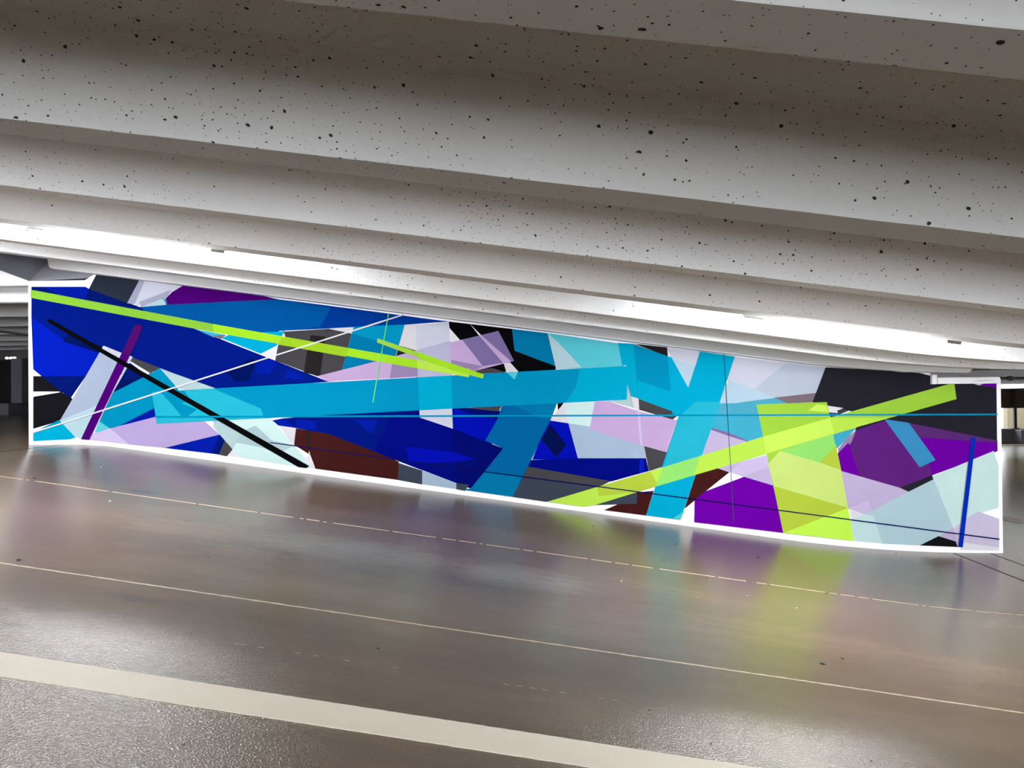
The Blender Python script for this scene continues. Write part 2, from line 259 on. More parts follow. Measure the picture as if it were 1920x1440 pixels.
('painted_strip','painted navy strip',[('navyR',32,[(-0.205,1.148),(0.376,1.169),(1.211,1.163),(1.248,1.006),(0.779,0.877),(-0.247,1.063)]),('royal',33,[(1.137,1.151),(1.181,1.151),(1.186,0.993),(1.126,0.981)])]),
('painted_shape','painted slate foot',[('slate',33,[(-0.247,1.063),(0.779,0.882),(0.618,0.806),(-0.018,0.628),(-0.436,0.689)]),('char',34,[(-0.247,1.067),(0.779,0.882),(0.618,0.822),(-0.313,0.934)])]),
('painted_shape','painted slate foot',[('slate',51,[(0.575,0.588),(1.097,0.75),(1.092,0.605)])]),
('painted_panel','painted mint panel',[('mint',33,[(0.215,1.852),(0.592,1.87),(0.529,1.553),(0.263,1.598)])]),
('painted_panel','painted mint panel',[('mint2',0,[(0.688,1.869),(0.985,1.89),(0.997,2.084),(1.054,1.926),(1.072,1.781),(0.799,1.86)])]),
('painted_panel','painted grey blue panel',[('greyB',34,[(0.263,1.6),(0.529,1.557),(1.203,1.312),(1.213,1.163),(0.376,1.167)])]),
('painted_shard','painted lavender shard',[('lavP',35,[(0.592,1.868),(0.753,1.872),(1.128,1.744),(1.595,1.631),(1.461,1.232),(1.183,1.31),(0.524,1.527)]),('lavL',36,[(1.114,1.745),(1.14,1.74),(1.173,1.322),(1.143,1.326)])]),
('painted_shard','painted lavender shard',[('lavS',47,[(1.993,1.521),(2.155,1.469),(2.619,1.31),(2.224,1.214),(1.9,1.201)]),('lavD',48,[(2.004,1.539),(2.226,1.472),(2.476,1.362),(2.583,1.318),(2.226,1.429),(2.008,1.51)])]),
('painted_shard','painted lavender shard',[('lavS',52,[(2.092,1.033),(2.366,1.114),(2.225,0.986)])]),
('painted_shape','painted teal quadrilateral',[('cyan3',31,[(-0.426,2.779),(0.016,2.721),(0.113,2.308),(-0.396,2.507)])]),
('painted_panel','painted pale cyan panel',[('cyanLL',32,[(0.016,2.723),(0.892,2.584),(0.947,2.302),(0.118,2.27)]),('mintB',33,[(0.016,2.723),(0.132,2.618),(0.431,2.295),(0.118,2.27)])]),
('painted_shape','painted cyan window',[('cyan',39,[(0.882,2.589),(1.08,2.576),(1.133,1.899),(1.038,1.926),(0.989,2.088),(0.981,2.313),(0.933,2.306)]),('cyan2',41,[(1.076,2.572),(1.494,2.417),(1.54,1.739),(1.123,1.899)]),('cyan',42,[(1.116,2.127),(1.523,1.982),(1.54,1.739),(1.123,1.899)])]),
('painted_band','painted long cyan band',[('cyan2',40,[(-5.024,2.037),(1.003,2.305),(0.985,1.887),(-4.961,1.63)]),('cyanL',41,[(-5.024,2.037),(-4.227,2.072),(-3.609,1.813),(-3.575,1.69),(-4.961,1.63)]),('teal',42,[(-4.92,2.041),(-4.607,2.055),(-4.435,1.806),(-4.609,1.692),(-4.781,1.897)]),('cyanL',43,[(-4.643,1.889),(-4.193,1.987),(-3.678,1.733),(-4.091,1.682)]),('cyan',41,[(0.41,2.279),(1.003,2.305),(0.985,1.887),(0.227,1.854),(0.361,2.053)]),('cyan',41,[(-1.609,2.189),(-1.192,2.207),(-1.176,1.794),(-1.592,1.775)]),('cyanLL',41,[(-0.5,2.24),(-0.353,2.248),(-0.399,2.149)])]),
('painted_panel','painted white top panel',[('pale',42,[(1.486,2.521),(1.888,2.473),(1.821,2.288),(1.642,2.363),(1.53,2.4)])]),
('painted_panel','painted white top panel',[('pale',0,[(2.303,2.403),(2.938,2.323),(2.537,2.004),(2.207,2.114)])]),
('painted_panel','painted light blue panel',[('ltblue',43,[(1.53,2.404),(1.825,2.291),(1.737,2.022)])]),
('painted_panel','painted light blue panel',[('ltblue',1,[(2.225,2.118),(2.537,2.008),(2.777,1.897),(2.302,1.828),(2.06,1.821),(2.151,1.951)])]),
('painted_shape','painted cyan sail',[('cyan',44,[(1.49,2.419),(1.537,2.404),(1.737,2.028),(1.835,1.832),(1.634,1.678),(1.541,1.71)])]),
('painted_panel','painted grey lavender panel',[('greyL',2,[(2.934,2.323),(3.405,2.264),(3.282,1.947),(2.777,1.897),(2.537,2.008)])]),
('painted_band','painted mauve band',[('mauve',3,[(2.777,1.897),(3.282,1.95),(3.24,1.835),(2.919,1.823)])]),
('painted_panel','painted pool blue panel',[('pool',45,[(1.831,1.832),(2.302,1.832),(2.777,1.895),(2.946,1.823),(2.945,1.772),(2.638,1.408),(2.476,1.358),(2.002,1.532)]),('pool2',46,[(2.049,1.688),(2.614,1.648),(2.638,1.408),(2.476,1.358),(2.002,1.532)])]),
('painted_panel','painted pool blue panel',[('pool2',6,[(3.422,1.667),(3.645,1.59),(3.759,1.517),(3.529,1.268),(3.457,1.439)])]),
('painted_band','painted cyan cross band',[('cyan',49,[(1.885,2.473),(2.307,2.406),(1.807,0.934),(1.624,0.404),(1.205,0.46),(1.737,2.028)]),('cyanL',50,[(1.82,1.854),(2.123,1.851),(2.002,1.488),(1.882,1.18),(1.429,1.054),(1.607,1.655)]),('cyanLL',50,[(1.527,0.42),(1.676,0.516),(1.624,0.404)])]),
('painted_wedge','painted maroon wedge',[('mar',51,[(1.854,1.098),(2.092,1.033),(2.225,0.987),(1.931,0.752),(1.676,0.54),(1.81,0.934)])]),
('painted_wedge','painted maroon wedge',[('mar',50,[(1.087,0.69),(1.097,0.744),(1.301,0.763),(1.204,0.459),(0.691,0.526)])]),
('painted_panel','painted lavender lower panel',[('lavL',53,[(2.235,0.996),(2.366,1.114),(2.693,1.201),(2.751,0.819),(2.4,0.931),(2.257,0.982)]),('lavS',54,[(2.4,0.931),(2.705,1.053),(2.756,0.817)])]),
('painted_panel','painted lavender lower panel',[('lavL',15,[(3.646,0.536),(3.889,0.643),(3.928,0.514),(3.853,0.467)])]),
('painted_panel','painted purple foot panel',[('purp2',55,[(1.8,0.653),(1.934,0.756),(2.4,0.932),(2.751,0.823),(2.869,0.245),(1.793,0.376)])]),
('painted_panel','painted dark violet panel',[('viol',4,[(3.402,2.263),(4.522,2.182),(4.65,2.145),(4.649,2.069),(5.425,2.062),(5.422,1.305),(4.384,1.509),(4.117,1.549),(3.754,1.457),(3.702,1.722),(3.405,1.796),(3.238,1.836)])]),
('painted_shape','painted white star',[('white',6,[(3.284,1.813),(3.401,1.796),(3.606,1.763),(3.531,1.731),(3.543,1.702),(3.182,1.734)])]),
('painted_shape','painted purple corner',[('purp2',5,[(5.213,2.028),(5.29,2.061),(5.425,2.06),(5.425,1.992)])]),
('painted_shape','painted white notch',[('white',6,[(5.089,2.067),(5.331,2.065),(5.217,2.024)])]),
('painted_panel','painted violet panel',[('purp3',7,[(3.538,1.268),(3.759,1.491),(4.099,1.609),(5.427,1.358),(5.425,1.228),(4.652,0.939),(4.264,0.789),(3.572,0.99)]),('lavM',8,[(3.535,1.259),(3.642,1.397),(3.759,1.498),(3.697,1.343),(3.558,1.164)]),('purp2',9,[(3.528,1.208),(3.664,1.343),(3.789,0.93),(3.569,0.994)]),('purp4',8,[(4.385,1.577),(5.427,1.358),(5.426,1.324),(4.508,1.391)]),('purp2',9,[(4.508,1.399),(5.134,1.354),(5.426,1.33),(5.425,1.228),(4.652,0.939),(4.614,1.084),(4.695,1.121)])]),
('painted_bar','painted steel blue bar',[('blueB',10,[(4.095,1.624),(4.385,1.577),(4.695,1.125),(4.507,1.037)])]),
('painted_panel','painted mint corner panel',[('mint',12,[(4.652,0.927),(5.379,1.232),(5.435,1.052),(5.428,0.546),(5.095,0.449),(4.891,0.293),(4.688,0.867)]),('mintB',13,[(3.844,0.469),(4.378,0.746),(4.67,0.893),(4.904,0.273),(4.716,0.203),(4.494,0.092),(4.049,0.114),(3.946,0.454)]),('mintL',14,[(3.676,0.401),(3.844,0.469),(3.949,0.454),(4.052,0.114),(3.72,0.148)])]),
('painted_panel','painted lavender corner panel',[('lavR',14,[(4.891,0.293),(5.095,0.449),(5.187,0.505),(5.432,0.411),(5.427,0.063),(4.989,0.068),(4.935,0.115)]),('lavS',15,[(4.712,0.201),(4.892,0.31),(4.944,0.093),(4.917,0.141)])]),
('painted_block','painted lime block',[('limeT',56,[(2.56,1.817),(3.407,1.837),(3.71,0.148),(2.865,0.245)]),('limeG',57,[(2.832,1.244),(3.475,1.461),(3.508,1.28),(3.314,1.101)]),('limeO',58,[(3.314,1.101),(3.509,1.316),(3.568,1.006)]),('limeP',59,[(2.691,1.085),(2.836,1.244),(3.314,1.101),(3.568,1.006),(3.644,0.55),(2.761,0.817)]),('limeO',60,[(2.761,0.817),(3.644,0.544),(2.865,0.245)]),('limeB',61,[(2.865,0.245),(3.644,0.548),(3.71,0.148)]),('limeX',57,[(3.182,1.734),(3.284,1.813),(3.404,1.796),(3.421,1.714)]),('limeG',58,[(3.422,1.667),(3.645,1.59),(3.759,1.517),(3.625,1.486),(3.479,1.439)])]),
('painted_bar','painted lime bar',[('limeR',61,[(-0.009,0.63),(1.138,0.967),(2.638,1.421),(4.921,2.061),(4.945,1.861),(3.755,1.528),(1.136,0.758),(0.575,0.587),(0.433,0.569)]),('limeT',62,[(3.438,1.648),(4.921,2.061),(4.945,1.861),(4.157,1.642)]),('limeX',63,[(2.638,1.421),(3.445,1.648),(3.487,1.452),(2.671,1.216)]),('limeO',62,[(0.612,0.813),(1.256,1.003),(1.365,0.825),(1.083,0.744),(0.624,0.699)]),('limeG',63,[(1.419,1.051),(1.869,1.187),(1.789,0.952),(1.326,0.815)])]),
('painted_stripe','painted long lime stripe',[('lime',42,[(-6.611,3.363),(-4.222,2.891),(-1.873,2.451),(-0.964,2.288),(-0.969,2.183),(-1.877,2.348),(-4.222,2.787),(-6.612,3.259)]),('lime2',43,[(-4.222,2.891),(-1.873,2.451),(-0.964,2.288),(-0.969,2.183),(-1.877,2.348),(-4.222,2.787)]),('lime3',44,[(-3.315,2.721),(-2.477,2.564),(-2.526,2.456),(-3.404,2.624)]),('limeR',44,[(-1.62,2.405),(-0.964,2.288),(-0.969,2.183),(-1.614,2.298)])]),
('painted_stripe','painted short lime stripe',[('limeT',45,[(-2.115,2.681),(-0.784,2.217),(-0.795,2.166),(-1.165,2.267),(-2.124,2.632)]),('lime2',46,[(-1.613,2.506),(-0.784,2.217),(-0.795,2.166),(-1.165,2.267),(-1.613,2.425)])]),
('painted_bar','painted purple slanted bar',[('purp',43,[(-5.417,2.531),(-5.307,2.506),(-5.846,1.429),(-5.955,1.438)]),('plum',44,[(-5.24,2.892),(-5.194,2.897),(-5.141,2.88),(-5.176,2.765),(-5.307,2.506),(-5.417,2.531),(-5.343,2.678),(-5.287,2.794)])]),
('painted_bar','painted black diagonal bar',[('pitch',45,[(-6.385,2.967),(-6.358,2.984),(-2.998,1.086),(-3.032,1.059),(-3.134,1.07),(-6.39,2.947)])]),
('painted_bar','painted blue upright bar',[('blineR',62,[(5.113,1.395),(5.166,1.395),(4.995,0.072),(4.94,0.076)])]),
('painted_line','painted white thin line',[('white',46,[(-6.588,1.52),(-1.782,2.968),(-1.787,2.984),(-6.593,1.537)])]),
('painted_line','painted green thin line',[('gline',47,[(-1.979,3.002),(-2.188,1.879),(-2.176,1.877),(-1.967,3.0)])]),
('painted_line','painted cyan level line',[('cyan2',63,[(-4.97,1.707),(5.425,1.662),(5.425,1.682),(-4.97,1.729)])]),
('painted_line','painted navy thin line',[('inkline',46,[(-3.496,1.378),(-0.776,0.998),(-0.774,1.01),(-3.494,1.39)]),('inkline',64,[(-0.776,0.997),(5.425,0.163),(5.427,0.177),(-0.774,1.011)])]),
('painted_line','painted upright hairline',[('thin',64,[(2.17,2.436),(2.228,1.218),(2.236,1.218),(2.179,2.436)]),('thin',65,[(2.229,1.218),(2.267,0.362),(2.275,0.362),(2.236,1.218)])]),
]

M_RIB = concrete('pitted dimmed concrete', RIB_COL)
M_RIB_MID = concrete('pitted half-lit concrete', RIB_MID)
M_RIB_LIT = concrete('pitted brightened concrete', RIB_LIT)
M_RIB2 = concrete('plain white painted concrete', (232, 232, 236), pores=False)
M_GREY = concrete('bare grey concrete', (128, 128, 138), pores=False)
M_DARKC = concrete('dim grey concrete', (100, 99, 102), pores=False)
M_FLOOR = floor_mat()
M_WALL = plain('white wall paint', (232, 231, 236), .55)
M_LINE = concrete('cream road paint', STRIPE_COL, pores=False, rough=.5)
M_JOINT = plain('pale joint sealant', (176, 158, 136), .5)
M_FAINT = plain('worn joint sealant', (122, 107, 90), .5)
M_JOINT2 = plain('dark joint', (52, 46, 42), .7)
M_LAMP = emit('lit lamp lens', (.95, .98, 1), LAMP)
M_LAMPB = emit('lit lamp lens, other rows', (.95, .98, 1), LAMPB)
M_LAMPF = emit('lit lamp lens, far levels', (.95, .98, 1), LAMPF)
M_BULB = emit('lit spot bulb', (.95, .98, 1), 6)
M_HOUS = plain('white lamp housing', (225, 225, 225), .4)
M_DARK = plain('dark brown clip', (38, 24, 22), .5)
M_BLACK = plain('black rubber', (9, 9, 10), .5)
M_BROWN = plain('dark brown cladding', (50, 38, 28), .6)
M_CREAM = plain('cream render', (112, 105, 86), .8)
M_STEEL = plain('dark steel post', (40, 36, 26), .5, .3)
M_PAPER = plain('white paper scrap', (190, 185, 176), .8)
M_LEAF = plain('black leaf bit', (16, 13, 11), .8)

# ------------------------------------------------------------------ mesh helpers
def link(name, bm, mat, parent=None, smooth=False):
    me = bpy.data.meshes.new(name)
    bmesh.ops.recalc_face_normals(bm, faces=bm.faces)
    bm.to_mesh(me); bm.free()
    for m in (mat if isinstance(mat, (list, tuple)) else [mat]): me.materials.append(m)
    if smooth:
        for p in me.polygons: p.use_smooth = True
    o = bpy.data.objects.new(name, me); C.objects.link(o)
    if smooth: me.set_sharp_from_angle(angle=.6)
    if parent: o.parent = parent
    return o
def tag(o, label=None, cat=None, group=None, kind=None):
    for k, v in (('label', label), ('category', cat), ('group', group), ('kind', kind)):
        if v: o[k] = v
    return o
def empty(name, loc, label=None, cat=None, group=None, rot=(0, 0, 0)):
    o = bpy.data.objects.new(name, None); C.objects.link(o); o.location = loc; o.rotation_euler = rot
    o.empty_display_size = .1
    return tag(o, label, cat, group)
def struct(name, bm, mat, label=None, parent=None, smooth=False):
    o = link(name, bm, mat, parent, smooth)
    if parent is None: o['kind'] = 'structure'; o['category'] = name.split('_')[0]
    if label: o['label'] = label
    return o
def box(bm, x0, x1, y0, y1, z0, z1, bev=0):
    r = bmesh.ops.create_cube(bm, size=1)
    for v in r['verts']:
        v.co = Vector(((x0+x1)/2+v.co.x*(x1-x0), (y0+y1)/2+v.co.y*(y1-y0), (z0+z1)/2+v.co.z*(z1-z0)))
    if bev:
        es = list({e for v in r['verts'] for e in v.link_edges})
        bmesh.ops.bevel(bm, geom=es, offset=bev, segments=2, affect='EDGES', profile=.5)
def newbox(*a, **k):
    bm = bmesh.new(); box(bm, *a, **k); return bm
def tube(bm, pts, r, n=10, caps=True):
    pts = [Vector(p) for p in pts]; rings = []
    for i, p in enumerate(pts):
        d = (pts[min(i+1, len(pts)-1)]-pts[max(i-1, 0)]).normalized()
        up = Vector((0, 0, 1)) if abs(d.z) < .9 else Vector((1, 0, 0))
        s = d.cross(up).normalized(); u = s.cross(d)
        rr = r[i] if isinstance(r, (list, tuple)) else r
        rings.append([bm.verts.new(p+s*rr*cos(2*pi*k/n)+u*rr*sin(2*pi*k/n)) for k in range(n)])
    for a, b in zip(rings, rings[1:]):
        for k in range(n): bm.faces.new((a[k], a[(k+1) % n], b[(k+1) % n], b[k]))
    if caps:
        bm.faces.new(rings[0]); bm.faces.new(rings[-1][::-1])
def sweep_x(bm, prof, xs, zfun, closed=False, caps=False):
    """extrude a (y, z) profile along x, lifting it by zfun(x)"""
    rings = [[bm.verts.new((x, y, zfun(x)+z)) for y, z in prof] for x in xs]
    n = len(prof)
    for a, b in zip(rings, rings[1:]):
        for k in range(n if closed else n-1): bm.faces.new((a[k], a[(k+1) % n], b[(k+1) % n], b[k]))
    if caps:
        bm.faces.new(rings[0]); bm.faces.new(rings[-1][::-1])
def prism_xz(bm, pts, y0, y1):
    f = [bm.verts.new((x, y0, z)) for x, z in pts]; b = [bm.verts.new((x, y1, z)) for x, z in pts]
    bm.faces.new(f); bm.faces.new(b[::-1]); n = len(pts)
    for i in range(n): bm.faces.new((f[i], b[i], b[(i+1) % n], f[(i+1) % n]))

# ------------------------------------------------------------------ floor
bm = bmesh.new()
ys = [-8, -4, 0, 2, 4, 6, 8, 9.3, 12, 16, 20, 24, 28, 36]
sweep_x(bm, [(y, 0) for y in ys], XS, zf)
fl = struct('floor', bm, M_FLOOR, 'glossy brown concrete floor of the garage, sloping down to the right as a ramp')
md = fl.modifiers.new('thickness', 'SOLIDIFY'); md.thickness = .2; md.offset = -1
for p in fl.data.polygons: p.use_smooth = True
if fl.data.polygons[0].normal.z < 0: fl.data.flip_normals()

def strip(name, y0, y1, x0, x1, mat, label, h=.002, wob=0, cat='marking', breaks=None):
    bm = bmesh.new(); n = max(2, int((x1-x0)/(.03 if wob else .2)))
    rng = random.Random(int(y0*1000))
    a = []
    for i in range(n+1):
        x = x0+(x1-x0)*i/n; w = rng.uniform(-wob, wob); w2 = rng.uniform(-wob, wob)
        a.append((x, y0+w, y1+w2, zf(x)+h))
    va = [(bm.verts.new((x, p, z)), bm.verts.new((x, q, z)), bm.verts.new((x, p-.002, z-h-.001)), bm.verts.new((x, q+.002, z-h-.001))) for x, p, q, z in a]
    for i, (s, t) in enumerate(zip(va, va[1:])):
        if breaks and not breaks(a[i][0], rng): continue
        bm.faces.new((s[0], t[0], t[1], s[1])); bm.faces.new((s[2], t[2], t[0], s[0])); bm.faces.new((s[1], t[1], t[3], s[3]))
    o = link(name, bm, mat); tag(o, label, cat, None, 'structure'); return o
strip('floor_marking', 2.908, 3.118, -12, 14, M_LINE, 'broad cream painted line running across the front of the ramp floor', .003, .0015)
strip('trim_1', 4.244, 4.257, -12, 12, M_JOINT, 'pale sealed joint across the middle of the ramp floor', .002, .0028, 'joint')
strip('trim_2', 6.585, 6.594, -5.9, 12, M_JOINT, 'pale sealed joint across the ramp floor nearest the mural', .002, .002, 'joint', lambda x, r: r.random() > .12)
strip('trim_3', 3.585, 3.591, -1.55, 1.2, M_FAINT, 'faint broken pale joint just behind the broad cream line', .0015, .002, 'joint', lambda x, r: r.random() > .8)
def cross(name, x, w, y0, y1, label, mat=None):
    bm = bmesh.new(); pts = []
    rng = random.Random(int(abs(x)*100)); n = 60
    for i in range(n+1):
        y = y0+(y1-y0)*i/n; o = rng.uniform(-.004, .004)
        pts.append((bm.verts.new((x-w/2+o, y, zf(x-w/2+o)+.002)), bm.verts.new((x+w/2+o, y, zf(x+w/2+o)+.002))))
    for s, t in zip(pts, pts[1:]): bm.faces.new((s[0], s[1], t[1], t[0]))
    tag(link(name, bm, mat or M_JOINT2), label, 'joint', None, 'structure')
cross('trim_4', 4.885, .016, 6.0, 9.19, 'dark floor joint starting under the right end of the mural')
cross('trim_5', 5.32, .014, 6.0, 9.19, 'dark floor joint just right of the mural corner')
cross('trim_6', -6.2, .02, 6.0, 9.6, 'dark floor joint left of the mural corner at the top of the ramp')

# ------------------------------------------------------------------ ceiling
bm = bmesh.new()
sweep_x(bm, [(y, SOFF) for y in (-8, 0, 9.4, 14, 20, 27.3)], XS, zc)
bm2 = bm
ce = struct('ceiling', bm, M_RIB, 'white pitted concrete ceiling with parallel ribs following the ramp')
md = ce.modifiers.new('thickness', 'SOLIDIFY'); md.thickness = .25; md.offset = 1
if ce.data.polygons[0].normal.z < 0: ce.data.flip_normals()

def rib_profile(y0, y1, drop, fil=.06, bat=.08):
    """haunched downstand: fillet, battered face, flat underside and back again"""
    p = []
    ny = y0-bat-fil
    p.append((ny-.06, drop+.004)); p.append((ny, drop))
    for k in range(1, 7):
        a = k/7*(pi/2-.18)
        p.append((ny+fil*sin(a)*1.0, drop-fil*(1-cos(a))))
    p.append((y0-.003, .006)); p.append((y0+.003, 0))
    p.append((y1-.003, 0)); p.append((y1+.003, .006))
    fy = y1+bat+fil
    for k in range(6, 0, -1):
        a = k/7*(pi/2-.18)
        p.append((fy-fil*sin(a), drop-fil*(1-cos(a))))
    p.append((fy, drop)); p.append((fy+.06, drop+.004))
    return p
RX = [x for x in XS if -12 <= x <= 14]
XF = []
for a, b in zip(RX, RX[1:]):
    n = max(1, int((b-a)/.12))
    XF += [a+(b-a)*i/n for i in range(n)]
XF.append(RX[-1])
def rib(y0, y1, xs=None, drop=SOFF, zfun=zc, mat=None, seed=0, rough=.0012):
    bm = bmesh.new(); xs = xs or XF
    sweep_x(bm, rib_profile(y0, y1, drop), xs, zfun, caps=True)
    rng = random.Random(seed)
    for v in bm.verts:                    # cast edges are never quite straight
        v.co.y += rng.uniform(-rough, rough); v.co.z += rng.uniform(-rough, rough)*.7
    o = struct('rib', bm, mat or M_RIB, None, ce, smooth=True)
    return o
RIBS = [(-6.35, -6.17), (-5.07, -4.89), (-3.8, -3.62), (-2.52, -2.34), (-1.25, -1.07), (.02, .2), (1.29, 1.47), (2.55, 2.765), (3.83, 3.985), (5.115, 5.35), (6.45, 6.64), (7.62, 7.83)]
for i, (a, b) in enumerate(RIBS): rib(a, b, seed=i, mat=M_RIB if a < 3 else M_RIB_MID if a < 4 else M_RIB_LIT)  # near ribs darker, far ribs brighter: light put into the concrete tone
# the last rib runs into the wall head and stops short at both ends with rounded ends
xs7 = [-6.26+(5.03+6.26)*i/90 for i in range(91)]
def z7(x): return (zc(x) if x < 4.2 else min(zc(x), 2.19)) - 0.0
bm = bmesh.new()
prof = [(8.93, SOFF+.01), (9.0, SOFF*.45), (9.045, .02), (9.055, .004), (9.07, 0), (9.19, 0), (9.19, SOFF+.01)]
rings = []
for i, x in enumerate([xs7[0]-.03, xs7[0]-.022]+xs7+[xs7[-1]+.03, xs7[-1]+.05]):
    e = {0: .05, 1: .02}.get(i, 0) or {95-1: .05, 95-2: .02}.get(i, 0)
    rings.append([bm.verts.new((x, y+(e if y < 9.1 else 0), z7(x)+z+(e if z < .01 else 0))) for y, z in prof])
for a, b in zip(rings, rings[1:]):
    for k in range(len(prof)): bm.faces.new((a[k], a[(k+1) % len(prof)], b[(k+1) % len(prof)], b[k]))
bm.faces.new(rings[0]); bm.faces.new(rings[-1][::-1])
struct('rib', bm, M_RIB2, None, ce)

# upper level, left of the wall: level ribs running away to the back wall
LX = [-25, -20, -15, -10, -8, -7, -6.4]
flat = lambda x: LEFT_Z
for i, y in enumerate(LEFT_RIBS):
    bm = bmesh.new()
    sweep_x(bm, rib_profile(y, y+.2, 3.905-LEFT_Z, .05, .03), LX, flat, caps=True)
    struct('rib', bm, M_RIB2, None, ce, smooth=True)
# haunch and head beam at the top of the ramp, left
bm = bmesh.new()
prism_xz(bm, [(-6.63, 3.475), (-6.63, 3.9), (-5.4, 3.9), (-5.4, 3.6), (-5.62, 3.56), (-5.9, 3.5)], 9.205, 9.395)
struct('beam_left', bm, M_GREY, 'grey concrete head beam above the upper left corner of the mural')
bm = bmesh.new()
v = [bm.verts.new(p) for p in ((-6.64, 7.95, 3.62), (-6.64, 9.21, 3.475), (-6.2, 9.21, 3.9), (-6.2, 7.95, 3.9), (-6.9, 7.95, 3.9), (-6.9, 9.21, 3.9))]
bm.faces.new((v[0], v[1], v[2], v[3])); bm.faces.new((v[0], v[4], v[5], v[1])); bm.faces.new((v[0], v[3], v[4])); bm.faces.new((v[1], v[5], v[2])); bm.faces.new((v[2], v[5], v[4], v[3]))
struct('trim_7', bm, M_GREY, 'grey concrete haunch at the upper left end of the last ribs')

# ------------------------------------------------------------------ walls
top = [(-6.65, 3.475), (-5.9, 3.475), (-5.76, 3.56)]+[(x, zc(x)+.05) for x in (-5.6, -5, -3, -1, 1, 2.854, 3.4, 4, 4.64)]+[(4.66, 2.115), (5.46, 2.125), (5.475, 2.1)]
bot = [(x, zf(x)-.05) for x in (5.475, 5.0, 4.4, 3.8, 3.2, 2.6, 0, -3, -5.6, -5.77, -5.95, -6.65)]
bm = bmesh.new(); prism_xz(bm, top+bot, D, D+.2)
struct('wall_back', bm, M_WALL, 'white ramp wall that carries the mural')
# proud white cap with a little upright block at the right end of the wall head
bm = bmesh.new(); box(bm, 4.715, 5.44, D-.035, D+.01, 2.045, 2.125, .008)
struct('trim_8', bm, M_WALL, 'white ledge along the top right end of the mural wall')
bm = bmesh.new(); box(bm, 4.645, 4.706, D-.045, D+.01, 2.043, 2.16, .006)
struct('trim_9', bm, M_WALL, 'small white upright block at the left end of the ledge')
bm = bmesh.new(); prism_xz(bm, [(5.1, 2.07), (5.24, 2.081), (5.4, 2.088), (5.22, 2.074)], D-.0365, D-.034)
struct('trim_10', bm, M_JOINT2, 'dark crack in the white ledge')
bm = bmesh.new(); box(bm, -26, -6, 24, 24.3, 1.2, 4)
struct('wall_far', bm, M_DARKC, 'dim grey wall at the back of the upper level')
bm = bmesh.new(); box(bm, -26.3, -26, -8, 24.3, 1, 4.2); struct('wall_left', bm, M_RIB2)
bm = bmesh.new(); box(bm, 24, 24.3, -8, 36, -.3, 3); struct('wall_right', bm, M_RIB2)
bm = bmesh.new(); box(bm, -6.2, -6, 9.4, 30, -.3, 4); struct('wall_core', bm, M_RIB2)

# ------------------------------------------------------------------ mural
mural = empty('mural', (-.6, D, 1.2), 'long abstract mural of overlapping blue, cyan, lime and purple bands on the white ramp wall', 'mural')
PM = {}
def paint(key):
    if key not in PM:
        t = NT('paint '+key); c = tuple(PAINT*x for x in lin(COL[key])); v = t.coords()
        f = t.noise(t.scaled(v, (1, 1, 1.3)), 2.2, 6, .65)
        g = t.noise(v, 60, 3, .6)
        c1 = t.mix(f, tuple(x*.90 for x in c), tuple(min(1, x*1.08+.002) for x in c))
        t.l(t.mix(t.math('MULTIPLY', g, .12), c1, tuple(x*.8 for x in c)), t.b.inputs['Base Color'])
        t.set(Roughness=.6, Specular_IOR_Level=0.0); t.bump(g, .12, .002)
        PM[key] = t.m
    return PM[key]
off = mural.location
for name, label, faces in MURAL:
    bm = bmesh.new(); mats = []; idx = []
    for col, lay, pts in faces:
        if col not in mats: mats.append(col)
        y = -.0008-lay*.00022
        vs = [bm.verts.new((x-off.x, y, z-off.z)) for x, z in pts]
        f = bm.faces.new(vs); f.material_index = mats.index(col)
        f.normal_update()
        if f.normal.y > 0: f.normal_flip()
    me = bpy.data.meshes.new(name)
    bmesh.ops.triangulate(bm, faces=bm.faces)
    bm.to_mesh(me); bm.free()
    for k in mats: me.materials.append(paint(k))
    o = bpy.data.objects.new(name, me); C.objects.link(o); o.parent = mural; o['label'] = label

